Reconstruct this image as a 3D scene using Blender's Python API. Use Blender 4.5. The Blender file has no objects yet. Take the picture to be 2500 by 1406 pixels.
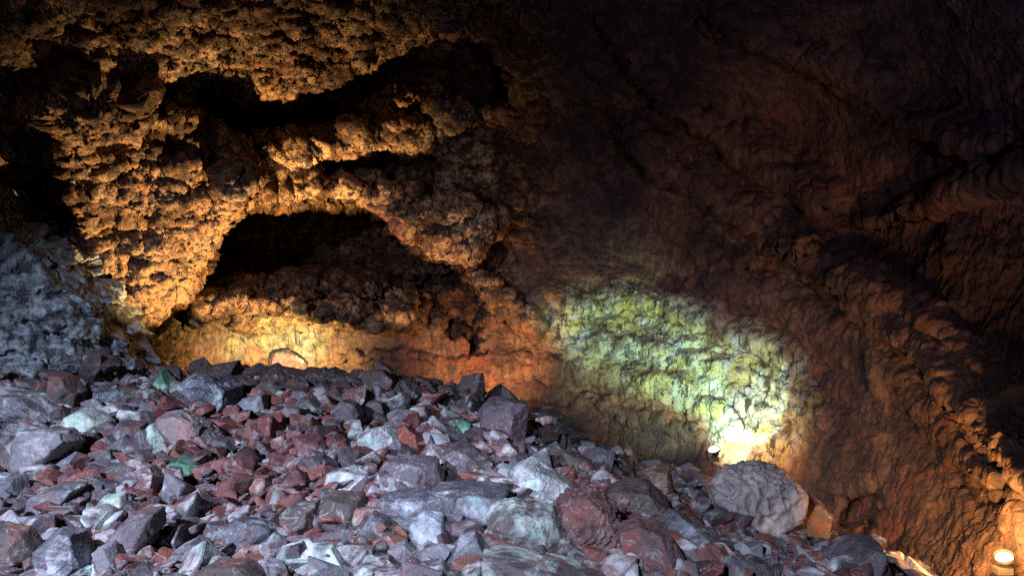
import bpy, math, random
import numpy as np
from mathutils import Vector

random.seed(7); RNG = np.random.default_rng(7)
sc = bpy.context.scene
C = sc.collection

# ------------------------------------------------------------------ camera
CAMZ = 1.9; F = 1944.0
cam_d = bpy.data.cameras.new('camera'); cam = bpy.data.objects.new('camera', cam_d); C.objects.link(cam)
cam.location = (0, 0, CAMZ); cam.rotation_euler = (math.radians(90), 0, 0)
cam_d.sensor_width = 36.0; cam_d.lens = 36.0 * F / 2500.0
cam_d.clip_start = 0.05; cam_d.clip_end = 500
sc.camera = cam

def at(px, py, Y):
    """world point seen at photo pixel px,py (2500 wide) at depth Y"""
    return Vector(((px - 1250) / F * Y, Y, CAMZ - (py - 703) / F * Y))

# ------------------------------------------------------------------ world, lamps, exposure
w = bpy.data.worlds.new('World'); sc.world = w; w.use_nodes = True
bg = w.node_tree.nodes['Background']
bg.inputs['Color'].default_value = (0.24, 0.15, 0.42, 1); bg.inputs['Strength'].default_value = 0.024
sc.view_settings.view_transform = 'Standard'; sc.view_settings.look = 'None'
sc.view_settings.exposure = 0.0; sc.view_settings.gamma = 1.0
sc.cycles.use_denoising = False
sc.cycles.max_bounces = 4; sc.cycles.diffuse_bounces = 2; sc.cycles.glossy_bounces = 2
sc.cycles.sample_clamp_indirect = 0.5; sc.cycles.sample_clamp_direct = 4.0; sc.cycles.blur_glossy = 1.0

def lamp(name, kind, loc, energy, color, size=0.05, target=None, cone=60, blend=0.5):
    d = bpy.data.lights.new(name, kind); d.energy = energy; d.color = color; d.shadow_soft_size = size
    o = bpy.data.objects.new(name, d); C.objects.link(o); o.location = loc
    if kind == 'SPOT':
        d.spot_size = math.radians(cone); d.spot_blend = blend
    if target is not None:
        o.rotation_euler = (Vector(target) - Vector(loc)).to_track_quat('-Z', 'Y').to_euler()
    return o
GOLD = (1.0, 0.57, 0.21); AMBER = (1.0, 0.42, 0.14); COOL = (0.70, 0.76, 1.0)
# the walkway lamp beside the visitor: cool white, down on the rubble
lamp('walkway_lamp', 'SPOT', (-4.2, 1.7, 3.3), 2300, COOL, 0.06, at(390, 1150, 6.3), 78, 0.7)
lamp('walkway_lamp', 'SPOT', (-1.2, 0.4, 3.3), 1400, COOL, 0.06, at(1560, 1310, 5.8), 52, 0.85)
lamp('vault_fill', 'SPOT', (2.6, 1.2, 2.2), 560, (0.80, 0.64, 1.0), 0.2, at(1880, 200, 11), 62, 1.0)  # added purple fill with no source of its own, tints the upper right
# gold lamps hidden behind the crest of the rubble
lamp('gold_lamp', 'SPOT', at(640, 985, 10.9), 3900, GOLD, 0.04, at(490, 230, 11.5), 95, 0.55)
lamp('gold_lamp', 'SPOT', at(700, 930, 11.9), 800, (1.0, 0.70, 0.26), 0.04, at(690, 860, 13.8), 112, 0.8)
lamp('gold_lamp', 'SPOT', at(985, 960, 11.9), 560, (1.0, 0.60, 0.25), 0.04, at(1010, 580, 12.9), 62, 0.9)
lamp('amber_lamp', 'SPOT', at(1190, 965, 12.1), 330, (1.0, 0.52, 0.19), 0.04, at(1190, 860, 13.6), 104, 0.8)
# the pale green white floodlight by the far wall, and its warm spill
GL = at(1745, 1106, 10.2)
lamp('green_floodlight', 'SPOT', GL, 520, (0.66, 1.0, 0.62), 0.03, at(1610, 945, 12.6), 60, 0.6)
lamp('green_floodlight', 'SPOT', GL, 210, (0.82, 1.0, 0.74), 0.03, at(1850, 965, 11.6), 46, 0.18)
lamp('green_spill', 'SPOT', at(1790, 1105, 11.1), 110, (0.95, 1.0, 0.75), 0.04, at(1810, 1080, 11.9), 110, 0.8)
lamp('warm_spill', 'SPOT', at(1790, 1110, 10.6), 60, (1.0, 0.42, 0.12), 0.05, at(1880, 1120, 10.9), 150, 0.8)
# the orange floodlight low in the right corner
OL = at(2445, 1352, 5.35)
lamp('orange_floodlight', 'SPOT', OL, 290, (1.0, 0.45, 0.13), 0.05, at(2150, 1130, 8.3), 108, 0.9)
lamp('orange_spill', 'SPOT', at(2440, 1315, 5.6), 170, (1.0, 0.60, 0.20), 0.04, at(2440, 1270, 6.5), 150, 0.9)

# ------------------------------------------------------------------ noise in numpy
def _h(ix, iy, iz, s):
    x = (ix.astype(np.uint32) * np.uint32(374761393)) ^ (iy.astype(np.uint32) * np.uint32(668265263)) ^ (iz.astype(np.uint32) * np.uint32(2147483647 - 1013)) ^ np.uint32((s * 974711 + 13) & 0xffffffff)
    x = (x ^ (x >> np.uint32(13))) * np.uint32(1274126177)
    x = (x ^ (x >> np.uint32(15))) * np.uint32(2246822519)
    return x ^ (x >> np.uint32(16))
G3 = np.array([[1,1,0],[-1,1,0],[1,-1,0],[-1,-1,0],[1,0,1],[-1,0,1],[1,0,-1],[-1,0,-1],[0,1,1],[0,-1,1],[0,1,-1],[0,-1,-1],[1,1,0],[-1,1,0],[0,-1,1],[0,-1,-1]], dtype=np.float32)
def perlin(P, s=0):
    P = np.asarray(P, dtype=np.float32)
    I = np.floor(P); f = P - I; I = I.astype(np.int32)
    u = f * f * f * (f * (f * 6 - 15) + 10)
    out = np.zeros(len(P), dtype=np.float32)
    for dx in (0, 1):
        wx = u[:, 0] if dx else 1 - u[:, 0]
        for dy in (0, 1):
            wy = u[:, 1] if dy else 1 - u[:, 1]
            for dz in (0, 1):
                wz = u[:, 2] if dz else 1 - u[:, 2]
                g = G3[_h(I[:, 0] + dx, I[:, 1] + dy, I[:, 2] + dz, s) & np.uint32(15)]
                out += wx * wy * wz * (g[:, 0] * (f[:, 0] - dx) + g[:, 1] * (f[:, 1] - dy) + g[:, 2] * (f[:, 2] - dz))
    return out
def fbm(P, octv=4, s=0, rough=0.5):
    a = 1.0; t = 0; o = 0; k = 1.0
    for i in range(octv):
        o = o + a * perlin(P * k, s + i); t += a; a *= rough; k *= 2.03
    return o / t
def ridged(P, octv=4, s=0, rough=0.5):
    a = 1.0; t = 0; o = 0; k = 1.0
    for i in range(octv):
        o = o + a * (1 - 2.2 * np.abs(perlin(P * k, s + i))); t += a; a *= rough; k *= 2.07
    return o / t
def worley(P, s=0):
    P = np.asarray(P, dtype=np.float32)
    I = np.floor(P).astype(np.int32); f = P - I
    d1 = np.full(len(P), 9., dtype=np.float32); d2 = d1.copy()
    for dx in (-1, 0, 1):
        for dy in (-1, 0, 1):
            for dz in (-1, 0, 1):
                hh = _h(I[:, 0] + dx, I[:, 1] + dy, I[:, 2] + dz, s)
                rx = (hh & np.uint32(1023)).astype(np.float32) / 1023; ry = ((hh >> np.uint32(10)) & np.uint32(1023)).astype(np.float32) / 1023; rz = ((hh >> np.uint32(20)) & np.uint32(1023)).astype(np.float32) / 1023
                d = (dx + rx - f[:, 0]) ** 2 + (dy + ry - f[:, 1]) ** 2 + (dz + rz - f[:, 2]) ** 2
                m = d < d1
                d2 = np.where(m, d1, np.minimum(d2, d)); d1 = np.where(m, d, d1)
    return np.sqrt(d1), np.sqrt(d2)
def sstep(a, b, x):
    t = np.clip((x - a) / (b - a), 0, 1); return t * t * (3 - 2 * t)

def poly_sd(U, V, pts):
    """signed distance to a polygon, negative inside"""
    pts = np.array(pts, dtype=np.float32); n = len(pts)
    d = np.full(U.shape, 1e12, dtype=np.float32); ins = np.zeros(U.shape, dtype=bool)
    for i in range(n):
        a = pts[i]; b = pts[(i + 1) % n]; e = b - a
        t = np.clip(((U - a[0]) * e[0] + (V - a[1]) * e[1]) / (e @ e), 0, 1)
        d = np.minimum(d, (U - a[0] - t * e[0]) ** 2 + (V - a[1] - t * e[1]) ** 2)
        c = ((a[1] > V) != (b[1] > V))
        ins ^= c & (U < (e[0]) * (V - a[1]) / (e[1] if abs(e[1]) > 1e-6 else 1e-6) + a[0])
    d = np.sqrt(d)
    return np.where(ins, -d, d)
def line_d(U, V, pts):
    pts = np.array(pts, dtype=np.float32)
    d = np.full(U.shape, 1e12, dtype=np.float32); side = np.zeros(U.shape, dtype=np.float32)
    for i in range(len(pts) - 1):
        a = pts[i]; b = pts[i + 1]; e = b - a
        t = np.clip(((U - a[0]) * e[0] + (V - a[1]) * e[1]) / (e @ e), 0, 1)
        q = (U - a[0] - t * e[0]) ** 2 + (V - a[1] - t * e[1]) ** 2
        m = q < d
        cr = e[0] * (V - a[1]) - e[1] * (U - a[0])
        side = np.where(m, np.sign(cr), side); d = np.where(m, q, d)
    return np.sqrt(d) * side       # positive below a line drawn left to right

def mesh_from(name, verts, faces, mat, smooth=True, attrs=None):
    me = bpy.data.meshes.new(name)
    verts = np.ascontiguousarray(verts, dtype=np.float32); faces = np.ascontiguousarray(faces, dtype=np.int32)
    k = faces.shape[1]
    me.vertices.add(len(verts)); me.vertices.foreach_set('co', verts.ravel())
    me.loops.add(faces.size); me.loops.foreach_set('vertex_index', faces.ravel())
    me.polygons.add(len(faces)); me.polygons.foreach_set('loop_start', np.arange(0, faces.size, k, dtype=np.int32))
    me.update(calc_edges=True)
    me.polygons.foreach_set('use_smooth', np.full(len(faces), smooth, dtype=bool))
    for an, av in (attrs or {}).items():
        a = me.color_attributes.new(an, 'FLOAT_COLOR', 'POINT')
        a.data.foreach_set('color', np.ascontiguousarray(av, dtype=np.float32).ravel())
    if mat: me.materials.append(mat)
    return me
def obj(name, me, parent=None, loc=(0, 0, 0)):
    o = bpy.data.objects.new(name, me); C.objects.link(o); o.location = loc
    if parent: o.parent = parent
    return o
def tag(o, label=None, cat=None, group=None, kind=None):
    if label: o['label'] = label
    if cat: o['category'] = cat
    if group: o['group'] = group
    if kind: o['kind'] = kind
    return o

# ------------------------------------------------------------------ materials
class NB:
    def __init__(s, name):
        s.m = bpy.data.materials.new(name); s.m.use_nodes = True; s.t = s.m.node_tree; s.n = s.t.nodes; s.l = s.t.links
        s.b = s.n['Principled BSDF']
    def add(s, t, **k):
        n = s.n.new(t)
        for a, v in k.items(): setattr(n, a, v)
        return n
    def noise(s, vec, scale, detail=6, rough=0.6, dist=0.0):
        n = s.add('ShaderNodeTexNoise'); n.inputs['Scale'].default_value = scale; n.inputs['Detail'].default_value = detail
        n.inputs['Roughness'].default_value = rough; n.inputs['Distortion'].default_value = dist
        s.l.new(vec, n.inputs['Vector']); return n.outputs['Fac']
    def ramp(s, fac, a, b, ca=(0, 0, 0, 1), cb=(1, 1, 1, 1)):
        r = s.add('ShaderNodeValToRGB'); r.color_ramp.elements[0].position = a; r.color_ramp.elements[1].position = b
        r.color_ramp.elements[0].color = ca; r.color_ramp.elements[1].color = cb
        s.l.new(fac, r.inputs['Fac']); return r.outputs['Color']
    def mix(s, fac, a, b, mode='MIX'):
        m = s.add('ShaderNodeMix', data_type='RGBA', blend_type=mode)
        for v, i in ((fac, 0), (a, 6), (b, 7)):
            if hasattr(v, 'default_value') or hasattr(v, 'links'): s.l.new(v, m.inputs[i])
            elif i == 0: m.inputs[0].default_value = v
            else: m.inputs[i].default_value = (*v[:3], 1)
        return m.outputs[2]
    def math(s, op, a, b=0.0):
        m = s.add('ShaderNodeMath', operation=op)
        for i, v in enumerate((a, b)):
            if hasattr(v, 'links'): s.l.new(v, m.inputs[i])
            else: m.inputs[i].default_value = v
        return m.outputs[0]
    def bump(s, h, strength, dist, prev=None):
        b = s.add('ShaderNodeBump'); b.inputs['Strength'].default_value = strength; b.inputs['Distance'].default_value = dist
        s.l.new(h, b.inputs['Height'])
        if prev: s.l.new(prev, b.inputs['Normal'])
        return b.outputs['Normal']

def rock_mat(name, base, second, crust=0.0, crust_col=(0.66, 0.70, 0.72), red=0.25, rough=0.62, island=False, scale=1.0, pal=None, stripes=False):
    s = NB(name)
    tc = s.add('ShaderNodeTexCoord'); vec = tc.outputs['Object']
    if not island:
        oi = s.add('ShaderNodeObjectInfo'); va = s.add('ShaderNodeVectorMath', operation='MULTIPLY_ADD')
        s.l.new(oi.outputs['Random'], va.inputs[0]); va.inputs[1].default_value = (17.3, 31.1, 9.7); s.l.new(vec, va.inputs[2]); vec = va.outputs[0]
    n1 = s.noise(vec, 3.2 * scale, 7, 0.62, 0.6)
    n2 = s.noise(vec, 8 * scale, 8, 0.66)
    n3 = s.noise(vec, 60 * scale, 5, 0.7)
    col = s.mix(s.ramp(n1, 0.38, 0.62), base, second)
    if island:
        ta = s.add('ShaderNodeAttribute', attribute_name='tone'); col = s.mix(0.15, ta.outputs['Color'], col)
    rn = s.noise(vec, 5.5 * scale, 6, 0.65, 0.4)
    col = s.mix(s.math('MULTIPLY', s.ramp(rn, 0.52, 0.64), red * 1.6 if red < 0.6 else 1.0), col, (0.29, 0.07, 0.05))
    # fine mottling
    col = s.mix(1.0, col, s.ramp(n2, 0.25, 0.75, (0.62, 0.62, 0.64, 1), (1.35, 1.33, 1.33, 1)), 'MULTIPLY')
    rgh = rough
    if crust > 0:
        cn = s.noise(vec, 2.6 * scale, 9, 0.66, 0.5)
        cm = s.ramp(cn, 0.60 - 0.2 * crust, 0.72 - 0.2 * crust)
        cm2 = s.math('MULTIPLY', cm, s.ramp(n2, 0.3, 0.62))
        tint = s.mix(s.ramp(s.noise(vec, 7 * scale, 4, 0.6), 0.52, 0.68), crust_col, (crust_col[0] * 0.55, crust_col[1] * 0.95, crust_col[2] * 0.75))
        col = s.mix(cm2, col, tint)
    vn = s.noise(vec, 4.5 * scale, 5, 0.6, 1.2); va_ = s.math('ABSOLUTE', s.math('SUBTRACT', vn, 0.5))
    col = s.mix(s.math('MULTIPLY', s.ramp(va_, 0.0, 0.022, (1, 1, 1, 1), (0, 0, 0, 1)), s.math('MULTIPLY', s.ramp(n2, 0.45, 0.62), 0.55)), col, (0.5, 0.52, 0.56))
    col = s.mix(s.math('MULTIPLY', s.ramp(n3, 0.70, 0.78), 0.0 if name.startswith(('dark', 'brown')) else 0.4), col, (0.62, 0.64, 0.68))   # crystal flecks; with the crust they also stand in for specular whites
    s.l.new(col, s.b.inputs['Base Color'])
    rr = s.ramp(n2, 0.3, 0.7, (rgh - .22,) * 3 + (1,), (rgh + .15,) * 3 + (1,)); s.l.new(rr, s.b.inputs['Roughness'])
    s.b.inputs['Specular IOR Level'].default_value = 0.8
    if stripes:
        wv = s.add('ShaderNodeTexWave'); wv.inputs['Scale'].default_value = 5; wv.inputs['Distortion'].default_value = 5; wv.inputs['Detail'].default_value = 3
        mp = s.add('ShaderNodeMapping'); mp.inputs['Rotation'].default_value = (0, math.radians(40), 0); s.l.new(vec, mp.inputs['Vector']); s.l.new(mp.outputs[0], wv.inputs['Vector'])
    b1 = s.bump(n2, 0.75, 0.05 / scale); b2 = s.bump(n3, 0.35, 0.008, b1)
    s.l.new(b2, s.b.inputs['Normal'])
    return s.m

GREY = (0.078, 0.076, 0.092); MAUVE = (0.105, 0.082, 0.102); BLUEG = (0.095, 0.108, 0.135); DARK = (0.03, 0.027, 0.032)
REDC = (0.27, 0.06, 0.045); BROWN = (0.085, 0.06, 0.05); PALE = (0.19, 0.195, 0.22)
M = {
 'grey':   rock_mat('grey_basalt', GREY, (0.125,0.12,0.135), 0.3, red=0.10),
 'mauve':  rock_mat('mauve_basalt', MAUVE, (0.10, 0.085, 0.10), 0.22, red=0.22),
 'blue':   rock_mat('blue_grey_basalt', BLUEG, GREY, 0.4, (0.62, 0.68, 0.78), red=0.12),
 'red':    rock_mat('red_scoria', REDC, (0.13, 0.05, 0.055), 0.12, red=0.4, rough=0.8),
 'wine':   rock_mat('wine_red_basalt', (0.12, 0.045, 0.05), (0.07, 0.055, 0.065), 0.25, red=0.4),
 'rust':   rock_mat('rust_scoria', (0.22, 0.08, 0.045), REDC, 0.0, red=0.3, rough=0.8),
 'brown':  rock_mat('brown_basalt', BROWN, (0.055, 0.045, 0.045), 0.1, red=0.35, rough=0.75),
 'dark':   rock_mat('dark_basalt', DARK, (0.045, 0.035, 0.04), 0.12, red=0.2, rough=0.7),
 'crust':  rock_mat('white_crusted_basalt', (0.13, 0.135, 0.16), GREY, 0.95, (0.74, 0.80, 0.82), red=0.12, rough=0.45),
 'mint':   rock_mat('mint_crusted_basalt', (0.13, 0.14, 0.16), (0.17, 0.19, 0.19), 0.9, (0.62, 0.78, 0.70), red=0.15, rough=0.55),
 'green':  rock_mat('green_stone', (0.03, 0.16, 0.09), (0.08, 0.22, 0.15), 0.45, (0.35, 0.6, 0.45), red=0.0, rough=0.5),
 'pale':   rock_mat('pale_grey_basalt', PALE, (0.15, 0.15, 0.17), 0.5, (0.5, 0.53, 0.58), red=0.15),
 'white':  rock_mat('white_stone', (0.5, 0.54, 0.56), (0.36, 0.38, 0.42), 0.5, (0.6, 0.62, 0.64), red=0.0),
 'glint':  rock_mat('glassy_blue_black_lava', (0.035, 0.042, 0.065), (0.07, 0.085, 0.12), 0.55, (0.40, 0.48, 0.55), red=0.05, rough=0.36, scale=1.6),
 'tan':    rock_mat('tan_banded_stone', (0.22, 0.14, 0.085), (0.08, 0.05, 0.038), 0.2, red=0.1),
 'ridged': rock_mat('ridged_red_scoria', (0.17, 0.075, 0.06), (0.10, 0.06, 0.07), 0.3, (0.38, 0.34, 0.37), red=0.5, rough=0.7),
 'slab':   rock_mat('crusted_slab', (0.115, 0.10, 0.105), (0.085, 0.075, 0.075), 0.72, (0.68, 0.80, 0.76), red=0.35),
 'pinky':  rock_mat('pink_edged_basalt', (0.16, 0.15, 0.18), (0.30, 0.20, 0.19), 0.3, red=0.35),
}
chips_mat = rock_mat('mixed_rubble', (0.13, 0.07, 0.07), GREY, 0.38, red=0.25, island=True, scale=1.5,
    pal=[(0.10, 0.10, 0.12), (0.24, 0.065, 0.05), (0.13, 0.125, 0.15), (0.34, 0.12, 0.05), (0.15, 0.15, 0.18), (0.17, 0.06, 0.06), (0.42, 0.43, 0.47), (0.08, 0.075, 0.085), (0.14, 0.13, 0.155), (0.20, 0.07, 0.065), (0.11, 0.10, 0.125)])  # crust amount on the chips also stands in for cold glints

def wall_mat():
    s = NB('cave_lava_wall')
    tc = s.add('ShaderNodeTexCoord'); vec = tc.outputs['Object']
    at_ = s.add('ShaderNodeAttribute', attribute_name='zone'); sep = s.add('ShaderNodeSeparateColor'); s.l.new(at_.outputs['Color'], sep.inputs[0])
    craggy, green, shade_lava = sep.outputs[0], sep.outputs[1], sep.outputs[2]
    n1 = s.noise(vec, 1.3, 8, 0.62, 0.5); n2 = s.noise(vec, 6.5, 9, 0.68, 0.4); n3 = s.noise(vec, 30, 6, 0.7)
    mp = s.add('ShaderNodeMapping'); mp.inputs['Scale'].default_value = (9, 9, 2.2); s.l.new(vec, mp.inputs['Vector'])
    nd = s.noise(mp.outputs[0], 1.0, 8, 0.66, 0.6)
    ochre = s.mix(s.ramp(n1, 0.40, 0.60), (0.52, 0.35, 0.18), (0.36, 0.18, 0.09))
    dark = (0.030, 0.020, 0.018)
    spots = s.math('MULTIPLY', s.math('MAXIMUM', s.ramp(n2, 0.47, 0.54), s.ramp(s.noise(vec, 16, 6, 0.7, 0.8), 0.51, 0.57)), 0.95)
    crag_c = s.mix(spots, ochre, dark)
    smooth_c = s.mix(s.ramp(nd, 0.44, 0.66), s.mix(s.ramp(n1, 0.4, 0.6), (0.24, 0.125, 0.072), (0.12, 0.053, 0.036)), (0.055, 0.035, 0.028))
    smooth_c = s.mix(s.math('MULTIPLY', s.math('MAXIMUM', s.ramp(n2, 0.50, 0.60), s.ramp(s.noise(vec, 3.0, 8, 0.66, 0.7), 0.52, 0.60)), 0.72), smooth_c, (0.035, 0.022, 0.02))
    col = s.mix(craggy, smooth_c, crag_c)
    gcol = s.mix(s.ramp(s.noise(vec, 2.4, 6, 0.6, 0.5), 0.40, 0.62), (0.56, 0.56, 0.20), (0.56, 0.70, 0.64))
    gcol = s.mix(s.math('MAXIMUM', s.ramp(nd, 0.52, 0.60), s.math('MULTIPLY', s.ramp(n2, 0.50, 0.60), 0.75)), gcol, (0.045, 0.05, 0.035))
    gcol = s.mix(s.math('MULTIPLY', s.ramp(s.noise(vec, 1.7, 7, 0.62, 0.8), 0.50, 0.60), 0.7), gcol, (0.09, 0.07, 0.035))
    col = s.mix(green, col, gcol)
    rp = s.math('MULTIPLY', s.ramp(s.noise(vec, 0.9, 5, 0.6), 0.58, 0.66), 0.6)
    col = s.mix(s.math('MULTIPLY', rp, 0.8), col, (0.26, 0.075, 0.05))
    col = s.mix(shade_lava, col, s.mix(craggy, (0.026, 0.020, 0.027), (0.040, 0.018, 0.013)))  # darkens the rock colour for painted shade and for black lava
    s.l.new(col, s.b.inputs['Base Color'])
    s.b.inputs['Diffuse Roughness'].default_value = 0.4
    s.l.new(s.ramp(n2, 0.3, 0.7, (0.38,) * 3 + (1,), (0.8,) * 3 + (1,)), s.b.inputs['Roughness'])
    s.b.inputs['Specular IOR Level'].default_value = 0.6
    b1 = s.bump(n2, 0.9, 0.09); b2 = s.bump(nd, 0.6, 0.04, b1); b3 = s.bump(n3, 0.6, 0.025, b2)
    s.l.new(b3, s.b.inputs['Normal'])
    s.l.new(s.math('SUBTRACT', 0.55, s.math('MULTIPLY', shade_lava, 0.45)), s.b.inputs['Specular IOR Level'])
    return s.m
WALL = wall_mat()

# ------------------------------------------------------------------ thin plate spline
def tps(pts, vals, reg=0.0):
    P = np.array(pts, dtype=np.float64); v = np.array(vals, dtype=np.float64); n = len(P)
    def K(A, B):
        r2 = ((A[:, None, :] - B[None]) ** 2).sum(-1); return 0.5 * r2 * np.log(r2 + 1e-9)
    A = np.zeros((n + 3, n + 3)); A[:n, :n] = K(P, P) + reg * np.eye(n); A[:n, n] = 1; A[:n, n + 1:] = P; A[n, :n] = 1; A[n + 1:, :n] = P.T
    c = np.linalg.solve(A, np.concatenate([v, [0, 0, 0]]))
    def f(Q):
        Q = np.asarray(Q, dtype=np.float64); out = np.empty(len(Q))
        for i in range(0, len(Q), 60000):
            q = Q[i:i + 60000]; out[i:i + 60000] = K(q, P) @ c[:n] + c[n] + q @ c[n + 1:]
        return out
    return f

# ------------------------------------------------------------------ the cave shell
CP = [(-2600,-1400,3.4),(-2600,300,4.2),(-2600,1400,4.4),(-2600,2400,3.5),(0,-1400,4.2),(1250,-1400,4.3),(2500,-1400,3.8),(5200,-1400,2.3),(5200,500,2.5),(5200,1400,2.6),(5200,2400,2.2),
 (-900,0,6.5),(-900,700,7.6),(-900,1300,7.6),(3500,0,4.9),(3500,700,4.6),(3500,1300,4.2),
 (0,0,8.8),(500,0,9.4),(1000,0,10.5),(1500,0,11),(2000,0,10),(2500,0,7.6),
 (0,350,10.2),(400,300,11.5),(900,200,12.3),(1250,250,13.3),(1700,300,12.8),(2100,300,10.8),(2500,300,8),
 (0,700,11.5),(300,600,12.3),(700,600,13.6),(1150,600,14.2),(1500,600,14.2),(1800,650,12.7),(2150,650,10.3),(2500,700,7.6),
 (0,1000,12),(400,850,13.2),(700,850,13.6),(1150,850,13.8),(1400,850,13.5),(1700,900,12.5),(1950,950,11.0),(2200,1000,9.1),(2500,1050,6.9),
 (1250,1050,13.2),(1700,1120,11.9),(2000,1200,9.7),(2250,1300,7.8),(2500,1406,6.0),(0,1500,9.5),(700,1500,10.5),(1250,1500,10.8),(1800,1500,9.3),(2400,1700,5.5),(1250,2400,7),(0,2400,6),(2700,2400,4.5)]
us = np.concatenate([np.linspace(-2600, -400, 45)[:-1], np.linspace(-400, -40, 50)[:-1], np.arange(-40, 2545, 2.45), np.linspace(2550, 3000, 50), np.linspace(3000, 5200, 46)[1:]])
vs = np.concatenate([np.linspace(-1400, -300, 35)[:-1], np.linspace(-300, -30, 40)[:-1], np.arange(-30, 1435, 2.45), np.linspace(1445, 2400, 30)])
U, V = np.meshgrid(us, vs); sh = U.shape
base_f = tps([(a / 1000, b / 1000) for a, b, _ in CP], [math.log(y) for *_, y in CP])
cu = np.linspace(-2600, 5200, 260); cv = np.linspace(-1400, 2400, 130)
Uc, Vc = np.meshgrid(cu, cv); Bc = base_f(np.stack([Uc.ravel() / 1000, Vc.ravel() / 1000], 1)).reshape(Uc.shape)
def bil(A, u, v):
    x = (u - cu[0]) / (cu[1] - cu[0]); y = (v - cv[0]) / (cv[1] - cv[0])
    i = np.clip(x.astype(int), 0, len(cu) - 2); j = np.clip(y.astype(int), 0, len(cv) - 2); fx = np.clip(x - i, 0, 1); fy = np.clip(y - j, 0, 1)
    return (A[j, i] * (1 - fx) + A[j, i + 1] * fx) * (1 - fy) + (A[j + 1, i] * (1 - fx) + A[j + 1, i + 1] * fx) * fy
u = U.ravel(); v = V.ravel()
D = np.exp(bil(Bc, u, v))
q = np.stack([u / 150, v / 150, np.zeros_like(u)], 1)
wu = u + 46 * fbm(q, 5, 3, 0.68); wv = v + 42 * fbm(q, 5, 9, 0.68)
wu = wu + 16 * perlin(q * 6, 31); wv = wv + 16 * perlin(q * 6, 41)
def region(pts, soft): return 1 - sstep(-soft, soft, poly_sd(wu, wv, pts))
craggy = 1 - sstep(-90, 90, line_d(wu, wv, [(1180, -3000), (1180, 0), (1210, 560), (1200, 700), (1180, 860), (1100, 1000), (900, 1200)]) * -1) if False else None
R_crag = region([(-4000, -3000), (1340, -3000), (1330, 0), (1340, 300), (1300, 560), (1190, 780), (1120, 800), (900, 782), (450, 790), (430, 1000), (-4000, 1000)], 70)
# cavity under the near ceiling slab
cavA = region([(430,195),(520,178),(600,210),(700,222),(760,200),(850,160),(930,115),(1060,75),(1160,90),(1260,180),(1190,250),(1080,265),(1000,235),(930,265),(870,300),(780,325),(700,335),(560,345),(500,300),(455,250)], 10)
ledgeB = region([(560,352),(700,335),(850,320),(1000,290),(1060,300),(1055,335),(960,352),(850,372),(740,380),(620,372)], 14)
gapB = region([(640,388),(850,378),(1060,348),(1090,400),(1060,430),(960,440),(860,425),(760,405)], 8)
rimC = region([(540,425),(640,415),(760,430),(880,445),(980,470),(1100,480),(1215,540),(1200,590),(1150,638),(1090,625),(1030,580),(960,535),(880,500),(760,480),(650,478),(560,500)], 14)
cavC = region([(610,486),(720,485),(840,500),(930,535),(1010,590),(1060,632),(1130,648),(1120,690),(1060,715),(1000,710),(900,690),(760,690),(600,700),(480,700),(505,620),(560,540)], 12)
pillar = region([(150,440),(120,330),(90,240),(200,170),(330,190),(440,250),(560,350),(620,430),(590,480),(545,550),(500,640),(455,710),(400,740),(365,785),(300,775),(215,680),(180,560)], 22)
lipD = region([(480,745),(600,725),(760,722),(900,740),(1010,760),(1020,790),(900,785),(760,775),(620,770),(480,775)], 12)
lipE = region([(420,785),(560,780),(660,800),(680,815),(560,812),(420,812)], 7)
slabT = region([(-300,-3000),(1500,-3000),(1250,0),(1100,60),(930,108),(850,152),(760,192),(700,214),(600,204),(520,172),(430,190),(330,150),(100,120),(-300,150)], 10)
hookR = region([(1150,640),(1190,660),(1250,730),(1330,790),(1300,830),(1230,780),(1180,720)], 8)
D = D - 0.9 * slabT + 1.6 * cavA - 0.7 * ledgeB + 0.9 * gapB - 0.9 * rimC + 1.9 * cavC - 1.5 * pillar - 0.85 * lipD - 0.4 * hookR
for pts, dd_, sf in (([(338,232),(418,245),(427,287),(347,272)], 0.7, 5), ([(448,262),(480,255),(520,300),(512,340),(470,330)], 0.8, 7), ([(100,300),(150,283),(192,300),(186,342),(130,352)], 0.6, 10),
                      ([(225,520),(330,500),(350,560),(300,620),(230,590)], 0.35, 14), ([(470,405),(500,400),(520,430),(490,440)], 0.3, 6), ([(310,300),(360,290),(430,296),(440,320),(340,325)], 0.4, 7)):
    rg = region(pts, sf); D = D + dd_ * rg; HOLES = rg if 'HOLES' not in globals() else np.maximum(HOLES, rg)
frame = region([(318,215),(445,232),(460,300),(335,292)], 8); D = D - 0.3 * frame
arcR = region([(840,268),(900,240),(1000,208),(1100,232),(1160,290),(1090,305),(1010,246),(900,264),(850,283)], 8); D = D - 1.5 * arcR
darkbay = region([(1010,700),(1090,650),(1165,680),(1185,760),(1165,845),(1130,800),(1100,835),(1065,785),(1040,800)], 20); D += 0.7 * darkbay
# flow benches of the right wall, sweeping down to the right
def bench(pts, w1, w2, amp):
    global D
    d = line_d(wu, wv, pts)
    D = D - amp * (sstep(-w1, 0, d) * (1 - sstep(0, w2, d)))
bench([(1560,380),(1720,480),(1880,600),(2060,715),(2230,850),(2400,1060),(2600,1260)], 130, 28, 0.75)
bench([(1850,640),(1960,600),(2060,555),(2250,510),(2450,440),(2700,360)], 60, 20, 0.5)
bench([(1650,560),(1800,690),(1950,760),(2100,850),(2250,960),(2350,1100),(2600,1380)], 90, 60, 0.30)
bench([(1500,100),(1620,240),(1740,330),(1860,420),(2000,500)], 90, 30, 0.55)
bench([(1750,60),(1900,130),(2050,180),(2200,300),(2400,360)], 90, 30, 0.5)
bench([(2050,690),(2200,740),(2350,860),(2500,1000)], 60, 30, 0.25)
bench([(470,752),(560,748),(650,738),(760,765),(880,762),(1000,745)], 26, 6, 0.28)
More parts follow.
